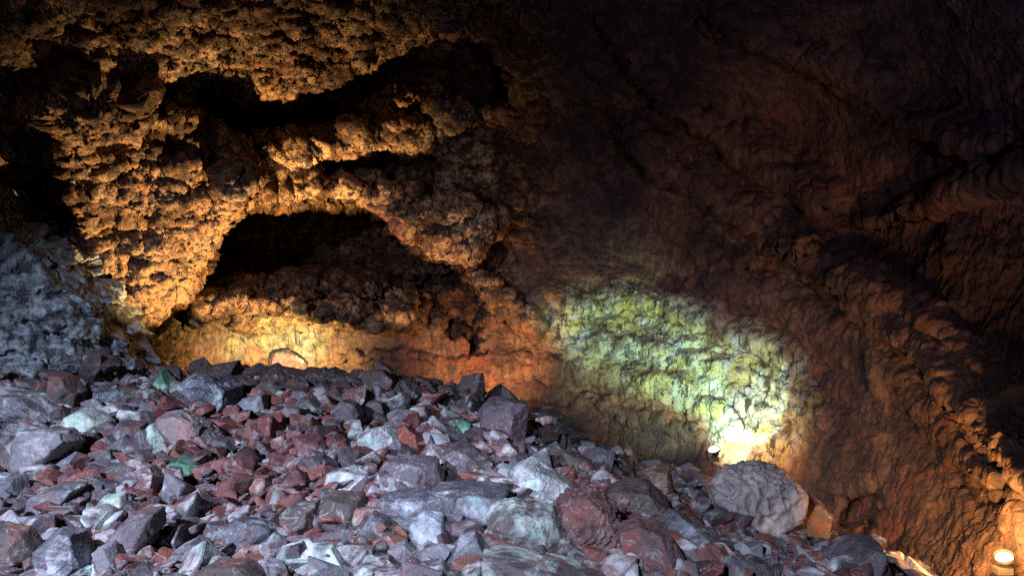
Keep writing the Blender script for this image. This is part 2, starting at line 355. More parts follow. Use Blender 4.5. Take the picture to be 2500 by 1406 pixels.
bench([(430,700),(560,712),(700,705),(860,722),(980,705)], 22, 6, 0.22)
bench([(620,800),(700,792),(800,800),(900,790),(1000,800)], 18, 6, 0.16)
bench([(830,880),(900,872),(1000,868),(1100,880),(1180,872)], 16, 8, 0.12)
# the arched rim over the green lit bay, bench rings below it
bench([(1240,740),(1330,735),(1430,755),(1560,740),(1700,785),(1830,830),(1940,890),(1990,1000)], 60, 14, 0.16)
bench([(1180,905),(1300,905),(1500,920),(1640,960),(1760,985),(1900,1000),(1990,1040)], 60, 40, 0.14)
bench([(1180,960),(1300,965),(1450,985),(1600,1030),(1700,1060)], 30, 30, 0.12)
bench([(1400,850),(1560,850),(1700,900),(1850,930),(1980,980)], 40, 20, 0.10)
blob = region([(1705,1000),(1745,985),(1800,1010),(1815,1050),(1790,1070),(1740,1040),(1700,1060)], 7); D -= 0.14 * blob
chunk = region([(2360,1150),(2420,1120),(2440,1180),(2400,1205)], 8); D -= 0.2 * chunk
hole = region([(2330,1150),(2380,1160),(2440,1215),(2470,1170),(2480,1240),(2400,1250),(2350,1210)], 8); D += 0.3 * hole
hole2 = region([(2060,1200),(2160,1180),(2180,1230),(2120,1300),(2040,1290)], 12); D += 0.35 * hole2
P = np.stack([(u - 1250) / F * D, D, CAMZ - (v - 703) / F * D], 1)
def stretch(P):
    G = P.reshape(sh + (3,)); a = np.linalg.norm(np.gradient(G, axis=1), axis=2); b = np.linalg.norm(np.gradient(G, axis=0), axis=2); L = np.maximum(a, b)
    for _ in range(3): L = np.maximum(L, np.maximum(np.maximum(np.roll(L, 1, 0), np.roll(L, -1, 0)), np.maximum(np.roll(L, 1, 1), np.roll(L, -1, 1))) * 0.85)
    return L.ravel()
def soften(G, k):
    for _ in range(k):
        G = G.copy(); G[1:-1, 1:-1] = (G[1:-1, 1:-1] * 2 + G[:-2, 1:-1] + G[2:, 1:-1] + G[1:-1, :-2] + G[1:-1, 2:]) / 6
    return G
def normals(P, k=0):
    G = P.reshape(sh + (3,));
    if k: G = soften(G, k)
    G = G; du = np.gradient(G, axis=1); dv = np.gradient(G, axis=0)
    n = np.cross(dv, du); n /= np.linalg.norm(n, axis=2, keepdims=True) + 1e-9
    n = n.reshape(-1, 3)
    flip = np.sign((n * (P - np.array([0, 0, CAMZ]))).sum(1)); return -n * np.where(flip == 0, 1, flip)[:, None]
crag = R_crag; smo = 1 - crag
n = normals(P)
h = (0.22 + 0.2 * crag) * fbm(P / 1.7, 3, 11) + 0.14 * crag * fbm(P / 0.6, 2, 15) + 0.16 * crag * ridged(P / 0.9, 3, 21)
P = P + n * h[:, None]
n = normals(P, 10); ST = stretch(P); dmp1 = np.clip(0.09 / ST, 0, 1); dmp2 = np.clip(0.035 / ST, 0, 1)
w1, w2 = worley(P * np.array([1, 1, 1.3]) / 0.42, 5); w3, w4 = worley(P / 0.17 + 0.4 * perlin(P / 0.2, 77)[:, None], 6)
AN = P / np.array([0.75, 0.75, 0.20]) + 0.7 * fbm(P / 0.9, 2, 57)[:, None]
h = crag * (0.05 * (w1 - 0.45) * -1 + 0.05 * ridged(P / 0.42, 4, 51, 0.65) + 0.13 * ridged(AN, 4, 53, 0.62) - 0.05 * np.clip(0.5 - w3, 0, 1) * 2)
S = P / np.array([0.16, 0.16, 0.55])
St = S + 0.5 * perlin(P / 0.5, 8)[:, None]
h = h + smo * (0.085 * fbm(P / 0.55, 5, 61, 0.62) + 0.032 * ridged(St, 3, 71, 0.6))
# long diagonal flow grain on the right wall
dirv = np.array([0.80, -0.45, -0.40]); dirv /= np.linalg.norm(dirv)
al = P @ dirv; pr = P - al[:, None] * dirv
rw = np.clip(sstep(1150, 1600, u) * (1 - sstep(900, 1200, v)) * (1 - 0.9 * region([(1290,740),(1560,690),(1700,740),(1960,880),(1990,1060),(1750,1150),(1400,900)], 60)), 0, 1)
RWN = ridged(pr / 0.75 + (al / 3.2)[:, None] * dirv + 0.25 * perlin(P / 0.9, 83)[:, None], 4, 81, 0.6)
h = h + smo * rw * 0.10 * RWN
GM = region([(1290,760),(1400,700),(1560,690),(1700,750),(1960,890),(1985,1000),(1850,1150),(1730,1000),(1480,900)], 60)
h = h * dmp1
h = h + smo * GM * (0.07 * ridged(P / 0.4, 4, 201, 0.65) + 0.05 * ridged(P / np.array([0.5, 0.5, 0.15]), 3, 205))
P = P + n * h[:, None]
n = normals(P, 4)
tt = P[:, 2] / 0.34 + 1.5 * fbm(P / 1.6, 3, 161) + 0.22 * fbm(P / 0.3, 3, 165); fr = tt - np.floor(tt)
lay = (1 - fr) ** 1.6 * sstep(0.0, 0.08, fr)
tt2 = P[:, 2] / 0.11 + 1.3 * fbm(P / 0.7, 3, 171) + 0.4 * fbm(P / 0.15, 3, 175); fr2 = tt2 - np.floor(tt2)
P = P + n * dmp2[:, None] * ((crag * (0.5 + 0.8 * fbm(P / 0.8, 2, 181)) * 0.22 * lay + crag * 0.05 * (1 - fr2) ** 1.5 + smo * 0.022 * lay)[:, None])
n = normals(P)
h2 = crag * 0.06 * ridged(P / 0.12, 3, 91, 0.7) + smo * 0.016 * ridged(P / np.array([0.06, 0.06, 0.16]), 3, 95, 0.6)
P = P + n * (h2 * dmp2)[:, None]
vault_shadeA = region([(1080,-3000),(1120,60),(1200,300),(1250,560),(1330,680),(1480,640),(1560,500),(1600,300),(1700,150),(1900,40),(2300,-100),(5200,-200),(5200,-3000)], 60)  # unlit vault, its shade painted into the rock colour
vault_shadeB = np.maximum(region([(2130,-200),(2110,300),(2250,420),(2500,450),(5200,400),(5200,-300)], 50), region([(2080,600),(2500,520),(2700,600),(2700,900),(2500,900),(2300,770)], 40))
under = region([(1290,985),(1500,995),(1680,1040),(1735,1120),(1680,1180),(1500,1150),(1280,1060)], 35)  # shade below the green patch, painted as dark rock
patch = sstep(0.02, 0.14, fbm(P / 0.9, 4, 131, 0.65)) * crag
lip_shade = region([(480,600),(700,620),(1000,600),(1000,735),(850,725),(700,720),(560,735),(440,745),(440,650)], 30)  # shade above the lip, painted dark
shade_lava = np.clip(0.55 * cavA * (1 - arcR) + 0.6 * cavC + 0.8 * gapB + 0.9 * darkbay + 0.75 * HOLES + 0.85 * patch + 0.6 * lip_shade + 0.8 * under + 0.95 * vault_shadeA + 0.85 * vault_shadeB + 0.35 * smo * (1 - sstep(350, 700, v)) + 0.7 * smo * rw * (1 - sstep(0.05, 0.45, RWN)), 0, 0.95)  # shade of hollows, vault and creases painted dark; patch is black lava
shade_lava *= 0.72 + 0.28 * sstep(-0.1, 0.05, fbm(P / 0.25, 4, 141, 0.65)); shade_lava = np.where(shade_lava > 0.6, shade_lava * (1 - 0.25 * sstep(0.1, 0.3, fbm(P / 0.3, 4, 151, 0.65))), shade_lava)
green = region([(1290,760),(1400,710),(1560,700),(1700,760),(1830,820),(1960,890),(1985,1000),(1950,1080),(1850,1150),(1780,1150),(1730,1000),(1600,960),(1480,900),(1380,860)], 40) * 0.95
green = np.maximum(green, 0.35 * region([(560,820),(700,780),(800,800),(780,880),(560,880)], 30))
# hollows are darkened in colour for shade; lit is only the crag mask
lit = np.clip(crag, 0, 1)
zone = np.stack([lit, green, shade_lava, np.ones_like(u)], 1)
nu, nv = sh[1], sh[0]
ii = np.arange(nv * nu).reshape(nv, nu)
quads = np.stack([ii[:-1, :-1].ravel(), ii[:-1, 1:].ravel(), ii[1:, 1:].ravel(), ii[1:, :-1].ravel()], 1)
# ceiling and walls are split where the vault turns over
cid = (V[:-1, :-1] + 0 * U[:-1, :-1]).ravel()
split = 150
for nm, m in (('cave_ceiling', cid < split), ('cave_wall', cid >= split)):
    f = quads[m]; used = np.unique(f); rm = np.zeros(nv * nu, dtype=np.int64); rm[used] = np.arange(len(used))
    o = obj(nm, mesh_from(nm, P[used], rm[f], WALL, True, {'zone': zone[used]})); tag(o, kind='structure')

# ------------------------------------------------------------------ the rubble slope
MP = [(0,1406,4.6),(600,1406,4.6),(1250,1406,4.6),(1700,1406,4.8),(2100,1406,5.3),(0,1150,6.2),(600,1150,6.2),(1250,1150,6.3),(1700,1270,6.4),(1950,1385,6.1),
      (0,950,8.6),(320,925,9.2),(700,925,9.6),(1000,940,9.7),(1180,985,9.5),(1300,1040,9.0),(1500,1175,8.2),(1700,1215,7.9),(1850,1270,7.2),(2100,1380,6.2)]
W = [tuple(at(*p)) for p in MP] + [(-8,9,1.1),(-8,5,0.6),(-6,12,0.3),(-3,12.2,-0.2),(0,12.2,-0.3),(2,11.5,-0.6),(3.6,9.6,-0.9),(4,7,-0.85),(4,5.4,-0.8),(6,6,-0.6),(0,0,0),(-4,0,0.1),(4,0,-0.2),(3,3,-0.2),(-4,3,0.2),(0,3,0.1),(0,-6,0),(-8,-6,0),(8,-6,0),(9,4,-0.3),(0,16,-0.6),(-9,16,0),(9,14,-0.8)]
mound_f = tps([(a, b) for a, b, _ in W], [c for *_, c in W], 0.0)
gx = np.linspace(-12, 12, 241); gy = np.linspace(-6, 18, 241)
GX, GY = np.meshgrid(gx, gy); GZ = mound_f(np.stack([GX.ravel(), GY.ravel()], 1)).reshape(GX.shape)
def mz(x, y):
    x = np.atleast_1d(np.asarray(x, float)); y = np.atleast_1d(np.asarray(y, float))
    a = (x + 12) / 0.1; b = (y + 6) / 0.1; i = np.clip(a.astype(int), 0, 239); j = np.clip(b.astype(int), 0, 239); fx = np.clip(a - i, 0, 1); fy = np.clip(b - j, 0, 1)
    return (GZ[j, i] * (1 - fx) + GZ[j, i + 1] * fx) * (1 - fy) + (GZ[j + 1, i] * (1 - fx) + GZ[j + 1, i + 1] * fx) * fy
def hit(px, py):
    Y = np.arange(3.2, 11.6, 0.02); z = CAMZ - (py - 703) / F * Y; g = mz((px - 1250) / F * Y, Y)
    k = np.nonzero(z < g)[0]
    return float(Y[k[0]]) if len(k) else None
fx_ = np.linspace(-12, 12, 801); fy_ = np.linspace(-6, 18, 801); FX, FY = np.meshgrid(fx_, fy_)
fz = mz(FX.ravel(), FY.ravel()); PG = np.stack([FX.ravel(), FY.ravel(), fz], 1)
PG[:, 2] += 0.07 * fbm(PG / 0.3, 4, 5, 0.6) - 0.05
ii = np.arange(801 * 801).reshape(801, 801); qd = np.stack([ii[:-1, :-1].ravel(), ii[:-1, 1:].ravel(), ii[1:, 1:].ravel(), ii[1:, :-1].ravel()], 1)
ground_mat = rock_mat('rubble_ground', (0.10, 0.045, 0.04), (0.05, 0.04, 0.045), 0.1, red=0.5, rough=0.85, scale=2.0)
tag(obj('ground', mesh_from('ground', PG, qd, ground_mat)), kind='structure')

# ------------------------------------------------------------------ rocks
import bmesh
_ico = {}
def ico(l):
    if l not in _ico:
        bm = bmesh.new(); bmesh.ops.create_icosphere(bm, subdivisions=l, radius=1.0)
        Vv = np.array([x.co[:] for x in bm.verts], dtype=np.float32); Ff = np.array([[a.index for a in f.verts] for f in bm.faces], dtype=np.int32); bm.free()
        _ico[l] = (Vv / np.linalg.norm(Vv, axis=1, keepdims=True), Ff)
    return _ico[l]
def shape(N, dd, level, size, seed, style='frac'):
    d0, Fc = ico(level); N = np.array(N, dtype=np.float32); N /= np.linalg.norm(N, axis=1, keepdims=True); dd = np.array(dd, dtype=np.float32)
    off = np.array([seed * 7.13 % 97, seed * 3.7 % 89, seed * 5.9 % 83], dtype=np.float32)
    dw = d0
    dots = dw @ N.T; r = np.where(dots > 1e-3, dd[None] / np.maximum(dots, 1e-3), 1e3).min(1)
    p = d0 * r[:, None]; s = size
    # chipped facets: big cellular steps, then grain
    q1 = p / (0.45 * s) + off
    disp = 0.035 * s * fbm(q1, 4, 3, 0.6)
    a, b = worley(p / (0.38 * s) + off, 17); disp = disp - 0.03 * s * np.clip(0.10 - (b - a), 0, 1) * 6
    if style == 'pit':
        a, b = worley(p / (0.14 * s) + off + 0.3 * perlin(p / (0.2 * s), 5)[:, None], 19); top = sstep(-0.12, 0.10, (d0 @ np.array([-0.45, -0.05, 0.89])))
        disp = disp + 0.07 * s * (1 - np.clip((b - a) * 2.6, 0, 1)) * top - 0.05 * s * top + 0.03 * s * top * ridged(p / (0.15 * s) + off, 3, 4)
    if style == 'ridge':
        ax = np.array([0.72, 0.1, -0.62]); t = p @ ax / (0.10 * s) + 2.2 * fbm(p / (0.45 * s) + off, 4, 2, 0.65); am = sstep(-0.25, 0.2, perlin(p / (0.3 * s) + off, 12))
        disp = disp + 0.08 * s * am * ((t % 1.0) ** 0.7 - 0.5)
    if style == 'layer':
        ax = np.array([0.45, 0.0, 0.9]); t = p @ ax / (0.16 * s) + 1.2 * perlin(p / (0.5 * s) + off, 2)
        disp = disp + 0.03 * s * (np.floor(t) % 2)
    if style == 'crag':
        a, b = worley(p / 0.34 + off, 23); lz = p[:, 2] / 0.3 + 2.0 * fbm(p / 0.8, 4, 33, 0.6); disp = 0.16 * (1 - lz % 1.0) + 0.45 * fbm(p / 1.0 + off, 4, 3, 0.6) + 0.12 * (b - a) + 0.12 * ridged(p / 0.35, 5, 6, 0.68)
    disp = disp + 0.012 * s * ridged(p / (0.12 * s) + off, 3, 8, 0.6) * (1 if style != 'crag' else 0.3)
    return p + d0 * disp[:, None], Fc
def outline_rock(poly, Y, depth, level, seed, style='frac'):
    pts = np.array(poly, float); x = (pts[:, 0] - pts[:, 0].mean()) * Y / F; z = -(pts[:, 1] - pts[:, 1].mean()) * Y / F
    cxp, cyp = pts[:, 0].mean(), pts[:, 1].mean(); rs = np.random.default_rng(seed)
    N, dd = [], []; n_ = len(x); size = math.sqrt((x.max() - x.min()) * (z.max() - z.min()))
    t = depth
    for i in range(n_):
        j = (i + 1) % n_; ex, ez = x[j] - x[i], z[j] - z[i]; L = math.hypot(ex, ez) + 1e-9; nx, nz = ez / L, -ex / L
        d = nx * x[i] + nz * z[i]
        if d < 0: nx, nz, d = -nx, -nz, -d
        d = max(d, 0.12 * size)
        ty = rs.uniform(-0.25, 0.1); N.append((nx, ty, nz)); dd.append(d / math.sqrt(1 + ty * ty))
        if rs.random() < 0.75:     # a chamfer towards the front
            k = rs.uniform(0.6, 1.4); l = math.sqrt(1 + k * k); N.append((nx, -k, nz)); dd.append((d * rs.uniform(0.55, 0.8) + k * t * 0.5 * rs.uniform(0.7, 0.95)) / l)
        k = rs.uniform(0.5, 1.2); l = math.sqrt(1 + k * k); N.append((nx, k, nz)); dd.append((d * 0.8 + k * t * 0.4) / l)
    a, b = rs.uniform(-0.35, 0.35), rs.uniform(0.0, 0.55)
    N.append((a, -1, b)); dd.append(t * 0.5 / math.sqrt(1 + a * a + b * b) * rs.uniform(0.8, 1.0))
    a, b = rs.uniform(-0.6, 0.6), rs.uniform(-0.5, 0.3)
    N.append((a, -1, b)); dd.append(t * 0.52)
    N.append((0, 1, 0)); dd.append(t * 0.5)
    N = [np.array(q_) / np.linalg.norm(q_) for q_ in N]
    vv, ff = shape(N, dd, level, max(size, 0.05), seed, style)
    return vv, ff, (cxp, cyp), size

GROUP = 'boulders and broken stones of the rubble slope'
# outline in photo pixels, material, name, label, style
LM = [
 ([(-20,948),(30,943),(80,943),(112,968),(150,974),(162,990),(138,1052),(95,1045),(30,1040),(2,1000)],'crust','boulder','white streaked grey boulder with a dark red patch at the left edge','frac'),
 ([(98,942),(115,914),(165,918),(198,958),(190,1000),(158,1035),(148,985)],'brown','boulder','dull brown leaning slab behind the white streaked boulder with the red patch','frac'),
 ([(-10,880),(50,877),(62,908),(102,913),(97,945),(40,948),(-10,940)],'mauve','boulder','smooth mauve grey slab at the foot of the blue black outcrop','frac'),
 ([(148,1050),(175,1010),(205,999),(245,1010),(268,1030),(257,1060),(228,1085),(200,1092),(165,1052)],'mint','boulder','rounded boulder with a big pale mint crust and a rusty right corner','frac'),
 ([(52,1052),(110,1048),(165,1052),(200,1092),(160,1112),(120,1165),(60,1172),(38,1125)],'pale','boulder','large smooth pale grey boulder below the mint crusted boulder','frac'),
 ([(-15,1078),(25,1066),(58,1074),(48,1105),(20,1118),(-15,1112)],'green','stone','bright green stone at the left edge of the picture','frac'),
 ([(200,952),(240,942),(285,946),(312,962),(302,988),(240,992),(205,985)],'glint','stone','glassy blue black stone with white sparkles at the foot of the outcrop','frac'),
 ([(240,995),(290,984),(325,1003),(324,1032),(275,1038),(245,1018)],'crust','stone','pale knobbly crusted stone above the red edged grey slab','frac'),
 ([(262,1058),(295,1028),(350,1035),(360,1072),(362,1106),(315,1106),(285,1082)],'mauve','stone','grey slab with red lower edges between two pale stones','frac'),
 ([(235,1078),(265,1062),(290,1080),(298,1100),(268,1118),(240,1108)],'grey','stone','rounded grey stone below the mint crusted boulder','frac'),
 ([(362,1045),(380,1030),(412,1052),(426,1090),(415,1116),(375,1124),(360,1085)],'mint','stone','grey green stone left of the big lilac boulder with pink layers','frac'),
 ([(390,1018),(440,1008),(480,1012),(502,1040),(536,1058),(540,1076),(500,1106),(458,1126),(432,1092),(400,1050)],'pinky','boulder','big lilac grey boulder whose lower right side shows pink layers','layer'),
 ([(372,948),(396,897),(422,930),(442,950),(405,970),(376,960)],'green','stone','pointed green tipped stone standing near the crest at the left','frac'),
 ([(442,932),(478,908),(540,918),(576,945),(576,992),(540,1026),(500,1002),(462,965)],'glint','boulder','blue black boulder with pale streaks standing near the crest','frac'),
 ([(405,968),(440,950),(472,970),(470,1003),(415,1006)],'dark','stone','dark purple rough stone left of the streaked blue black boulder','frac'),
 ([(575,990),(600,970),(645,961),(653,998),(635,1014),(588,1006)],'pale','stone','pale grey green wedge just right of the streaked blue black boulder','frac'),
 ([(660,965),(680,952),(702,958),(700,980),(672,984)],'crust','stone','small stone ringed with white crust under the dark crest','frac'),
 ([(714,990),(738,970),(766,973),(792,1002),(778,1018),(735,1014)],'grey','stone','rounded grey stone below the middle of the dark crest','frac'),
 ([(632,1020),(665,1014),(692,1016),(690,1050),(665,1073),(634,1068)],'red','stone','square bright red stone in the upper part of the slope','frac'),
 ([(494,1022),(545,1024),(592,1034),(598,1049),(540,1050),(505,1042)],'red','stone','long low dark red slab above the fine rubble','frac'),
 ([(808,1000),(840,975),(872,986),(886,1010),(870,1052),(830,1052),(820,1020)],'mauve','stone','mauve upright stone with a pointed left corner near the crest','frac'),
 ([(883,1002),(900,980),(930,981),(939,1010),(906,1025),(886,1020)],'grey','stone','oval grey stone left of the bright red scoria near the crest','frac'),
 ([(680,1012),(700,990),(735,998),(742,1030),(712,1052),(690,1037)],'pinky','stone','grey stone with a pink scarred right side beside the square red stone','frac'),
 ([(938,1022),(975,1005),(998,1018),(1003,1042),(970,1054),(945,1044)],'grey','stone','blunt grey stone above the orange stone','frac'),
 ([(990,1012),(1005,993),(1040,991),(1047,1015),(1035,1036),(1004,1042)],'pinky','stone','grey stone rimmed with white crystals and a red foot near the crest','frac'),
 ([(942,968),(960,955),(985,958),(1000,975),(985,1003),(955,1006),(940,990)],'red','stone','bright red scoria just under the dark crest','frac'),
 ([(873,1068),(905,1045),(945,1040),(985,1065),(996,1100),(980,1123),(935,1114),(900,1114),(878,1102)],'crust','boulder','white frosted lilac boulder with a red left side','frac'),
 ([(972,1052),(990,1039),(1025,1066),(1041,1112),(1012,1122),(985,1088)],'rust','stone','long orange brown stone right of the white frosted boulder','frac'),
 ([(1032,1062),(1060,1045),(1080,1054),(1086,1096),(1070,1107),(1040,1112),(1034,1082)],'pinky','stone','lavender block with a red top right of the orange brown stone','frac'),
 ([(1108,1040),(1130,1022),(1152,1035),(1152,1062),(1125,1076),(1106,1066)],'green','stone','sparkling dark green stone left of the great square block','frac'),
 ([(1170,1005),(1190,983),(1232,974),(1286,983),(1288,1030),(1281,1082),(1230,1086),(1180,1072),(1169,1035)],'mauve','boulder','great square mauve grey block standing on the crest with a reddish left edge','frac'),
 ([(1116,945),(1130,918),(1180,911),(1184,955),(1172,975),(1122,968)],'dark','boulder','black upright block on the crest against the amber wall','frac'),
 ([(1190,965),(1224,938),(1252,962),(1275,990),(1192,990)],'dark','stone','dark pointed stone behind the great square block','frac'),
 ([(875,930),(886,907),(938,904),(966,930),(962,958),(930,978),(888,968)],'brown','boulder','dark red brown crest boulder with a pale green streak','frac'),
 ([(910,888),(930,881),(960,905),(973,920),(918,918)],'dark','stone','black jagged stone topping the crest in front of the gold wall','frac'),
 ([(1080,1108),(1130,1075),(1160,1095),(1182,1100),(1216,1110),(1202,1150),(1160,1178),(1100,1162),(1078,1135)],'mauve','boulder','broad dull mauve slab below and left of the great square block','frac'),
 ([(1228,1090),(1282,1085),(1288,1120),(1262,1142),(1214,1132)],'mauve','stone','mauve stone directly under the great square block','frac'),
 ([(1282,1083),(1312,1092),(1332,1125),(1302,1152),(1286,1118)],'grey','stone','grey wedge under the right corner of the great square block','frac'),
 ([(803,1130),(850,1140),(925,1118),(927,1150),(905,1180),(880,1202),(840,1207),(793,1188),(798,1158)],'crust','boulder','flat grey boulder carrying a white foamy crust in the middle of the slope','frac'),
 ([(928,1145),(940,1125),(1000,1118),(1070,1124),(1086,1170),(1040,1192),(985,1208),(935,1192),(921,1165)],'mauve','boulder','wide lilac grey slab right of the foamy crusted boulder','frac'),
 ([(925,1218),(1040,1200),(1140,1190),(1245,1198),(1215,1250),(1150,1290),(1080,1305),(980,1292),(945,1250)],'blue','boulder','very large flat blue grey slab with fine white scratches','frac'),
 ([(1246,1145),(1290,1123),(1350,1148),(1405,1195),(1398,1232),(1340,1245),(1250,1228),(1243,1180)],'crust','boulder','big boulder with white and mint crust and a red upper right ridge','frac'),
 ([(1188,1275),(1210,1248),(1255,1228),(1350,1233),(1392,1330),(1398,1366),(1320,1360),(1240,1334),(1203,1312)],'slab','boulder','huge brown grey slab with a white green patch low on its left side','frac'),
 ([(1352,1262),(1390,1208),(1442,1203),(1500,1238),(1522,1290),(1542,1332),(1490,1372),(1450,1378),(1394,1352)],'ridged','boulder','deeply ridged red boulder right of the huge brown grey slab','ridge'),
 ([(1180,1348),(1250,1345),(1350,1368),(1440,1385),(1510,1406),(1500,1460),(1180,1460)],'slab','boulder','long red edged white crusted slab along the bottom of the picture','frac'),
 ([(1510,1292),(1560,1268),(1620,1288),(1668,1360),(1662,1430),(1545,1435),(1518,1352)],'ridged','boulder','coarse purplish red boulder right of the ridged red boulder','frac'),
 ([(1452,1205),(1520,1180),(1582,1183),(1632,1228),(1642,1262),(1600,1292),(1520,1268),(1468,1235)],'brown','boulder','large rounded brown boulder above the ridged red boulder','frac'),
 ([(1548,1158),(1600,1140),(1636,1143),(1652,1250),(1630,1262),(1590,1192),(1550,1174)],'tan','boulder','dark slab with a tan right edge above the rounded brown boulder','frac'),
 ([(1348,1132),(1372,1098),(1440,1122),(1453,1150),(1412,1182),(1395,1178)],'brown','boulder','grey brown block with a pink right corner on the right flank of the slope','frac'),
 ([(1413,1170),(1440,1150),(1475,1155),(1483,1180),(1450,1193),(1420,1188)],'dark','stone','charcoal rounded stone below the grey brown block','frac'),
 ([(1517,1096),(1540,1091),(1562,1140),(1548,1150),(1524,1132)],'tan','stone','small upright tan stone on the right flank against the black hollow','frac'),
 ([(1298,1000),(1345,1000),(1392,1028),(1431,1054),(1416,1076),(1375,1068),(1300,1040)],'dark','boulder','long black slab with a tan right end behind the great square block','frac'),
 ([(1618,1275),(1650,1250),(1690,1264),(1722,1300),(1752,1322),(1742,1372),(1690,1374),(1638,1322)],'blue','boulder','grey brown boulder with a turquoise white cap','frac'),
 ([(1742,1205),(1778,1153),(1850,1143),(1922,1163),(1957,1215),(1947,1252),(1900,1292),(1822,1338),(1788,1332),(1752,1270)],'pit','boulder','great pitted boulder with a grey honeycombed top and a pale pink underside','pit'),
 ([(1903,1312),(1945,1250),(1985,1214),(2017,1240),(2012,1292),(1986,1348),(1930,1350)],'brown','boulder','brown blotched boulder leaning right of the great pitted boulder','frac'),
 ([(1948,1362),(2010,1322),(2095,1322),(2125,1298),(2150,1340),(2168,1406),(2165,1450),(1948,1450)],'grey','boulder','grey boulder with a pointed peak at the bottom right','frac'),
 ([(1662,1168),(1700,1150),(1740,1162),(1752,1195),(1715,1222),(1670,1205)],'brown','stone','dark stone with pale crust between the tan edged slab and the floodlight','frac'),
 ([(1000,1272),(1035,1250),(1082,1264),(1090,1320),(1076,1362),(1040,1364),(1014,1332)],'blue','boulder','smooth blue grey boulder with a white lower left face','frac'),
 ([(866,1332),(880,1290),(910,1250),(945,1268),(952,1310),(930,1344)],'grey','stone','smooth slate grey stone left of the blue grey boulder','frac'),
 ([(950,1336),(988,1325),(1042,1372),(1012,1392),(960,1368)],'pale','stone','pale flat wedge under the slate grey stone','frac'),
 ([(1085,1372),(1120,1320),(1160,1298),(1192,1350),(1178,1396),(1140,1412),(1108,1402)],'blue','boulder','blue grey boulder with white frost left of the long crusted slab','frac'),
 ([(1003,1402),(1030,1376),(1080,1370),(1106,1410),(1090,1450),(1008,1450)],'grey','stone','dark rounded stone at the bottom edge under the blue grey boulder','frac'),
 ([(-20,1160),(45,1162),(61,1200),(61,1236),(35,1254),(-20,1252)],'blue','boulder','blue grey boulder cut by the left edge below the green stone','frac'),
 ([(66,1242),(90,1204),(150,1184),(202,1186),(182,1215),(152,1252),(72,1264)],'grey','boulder','flat dark grey slab right of the boulder cut by the left edge','frac'),
 ([(-20,1285),(60,1300),(92,1350),(62,1392),(30,1430),(-20,1430)],'brown','boulder','dark olive brown boulder in the bottom left corner','frac'),
 ([(94,1362),(110,1320),(150,1294),(196,1300),(208,1340),(228,1392),(200,1440),(108,1440)],'blue','boulder','large white and violet frosted boulder beside the bottom left corner','frac'),
 ([(86,1262),(125,1250),(162,1252),(162,1290),(130,1312),(88,1302)],'pale','stone','knobbly whitish stone below the flat dark grey slab','frac'),
 ([(219,1262),(250,1216),(300,1206),(312,1226),(301,1268),(260,1284)],'mint','boulder','mint and white crusted stone in the lower left of the slope','frac'),
 ([(278,1302),(310,1265),(382,1248),(388,1300),(352,1342),(310,1404),(283,1382)],'mauve','boulder','long lilac slab leaning down to the left in the lower slope','frac'),
 ([(233,1342),(270,1328),(292,1358),(332,1402),(322,1440),(248,1440)],'pale','boulder','pale grey boulder at the bottom edge left of the leaning lilac slab','frac'),
 ([(320,1192),(340,1145),(370,1138),(396,1165),(396,1192),(360,1208)],'grey','stone','upright grey stone above the leaning lilac slab','frac'),
 ([(396,1155),(412,1141),(440,1143),(448,1170),(420,1182),(400,1175)],'mauve','stone','round mauve stone right of the upright grey stone','frac'),
 ([(410,1132),(440,1121),(480,1127),(502,1150),(455,1167),(415,1152)],'green','stone','dull dark green stone under the pink layered boulder','frac'),
 ([(116,1182),(150,1140),(180,1130),(202,1155),(196,1174),(160,1188)],'mauve','stone','mauve grey stone below the large smooth pale grey boulder','frac'),
 ([(215,1182),(250,1145),(300,1130),(342,1140),(302,1166),(260,1192)],'grey','stone','flat grey stone left of the upright grey stone','frac'),
 ([(546,1288),(580,1269),(640,1274),(672,1290),(670,1332),(632,1372),(580,1372),(553,1332)],'blue','boulder','white and blue grey block low in the fine red rubble','frac'),
 ([(458,1314),(488,1274),(526,1300),(532,1322),(470,1328)],'grey','stone','dark triangular stone left of the white and blue grey block','frac'),
 ([(443,1376),(470,1320),(530,1345),(538,1378),(450,1398)],'blue','stone','plain blue grey slab under the dark triangular stone','frac'),
 ([(470,1404),(520,1375),(600,1374),(645,1400),(645,1450),(468,1450)],'brown','boulder','black brown boulder along the bottom edge below the blue grey block','frac'),
 ([(672,1268),(715,1228),(770,1235),(776,1285),(722,1320),(682,1302)],'brown','stone','dark red brown stone right of the white and blue grey block','frac'),
 ([(768,1250),(805,1207),(885,1212),(898,1262),(862,1304),(790,1304)],'brown','boulder','big dark brown boulder under the foamy crusted boulder','frac'),
 ([(674,1372),(690,1332),(735,1325),(757,1370),(730,1398),(680,1398)],'dark','stone','dark rounded stone under the dark red brown stone','frac'),
 ([(752,1395),(770,1340),(810,1334),(842,1375),(832,1412),(758,1416)],'mint','stone','turquoise and white crusted stone at the bottom edge','frac'),
 ([(551,1124),(562,1104),(577,1120),(570,1132)],'white','stone','tiny bright white pyramid shaped stone in the fine red rubble','frac'),
 ([(505,1080),(530,1065),(565,1072),(580,1095),(560,1112),(520,1108)],'grey','stone','grey stone right of the pink layered boulder','frac'),
]
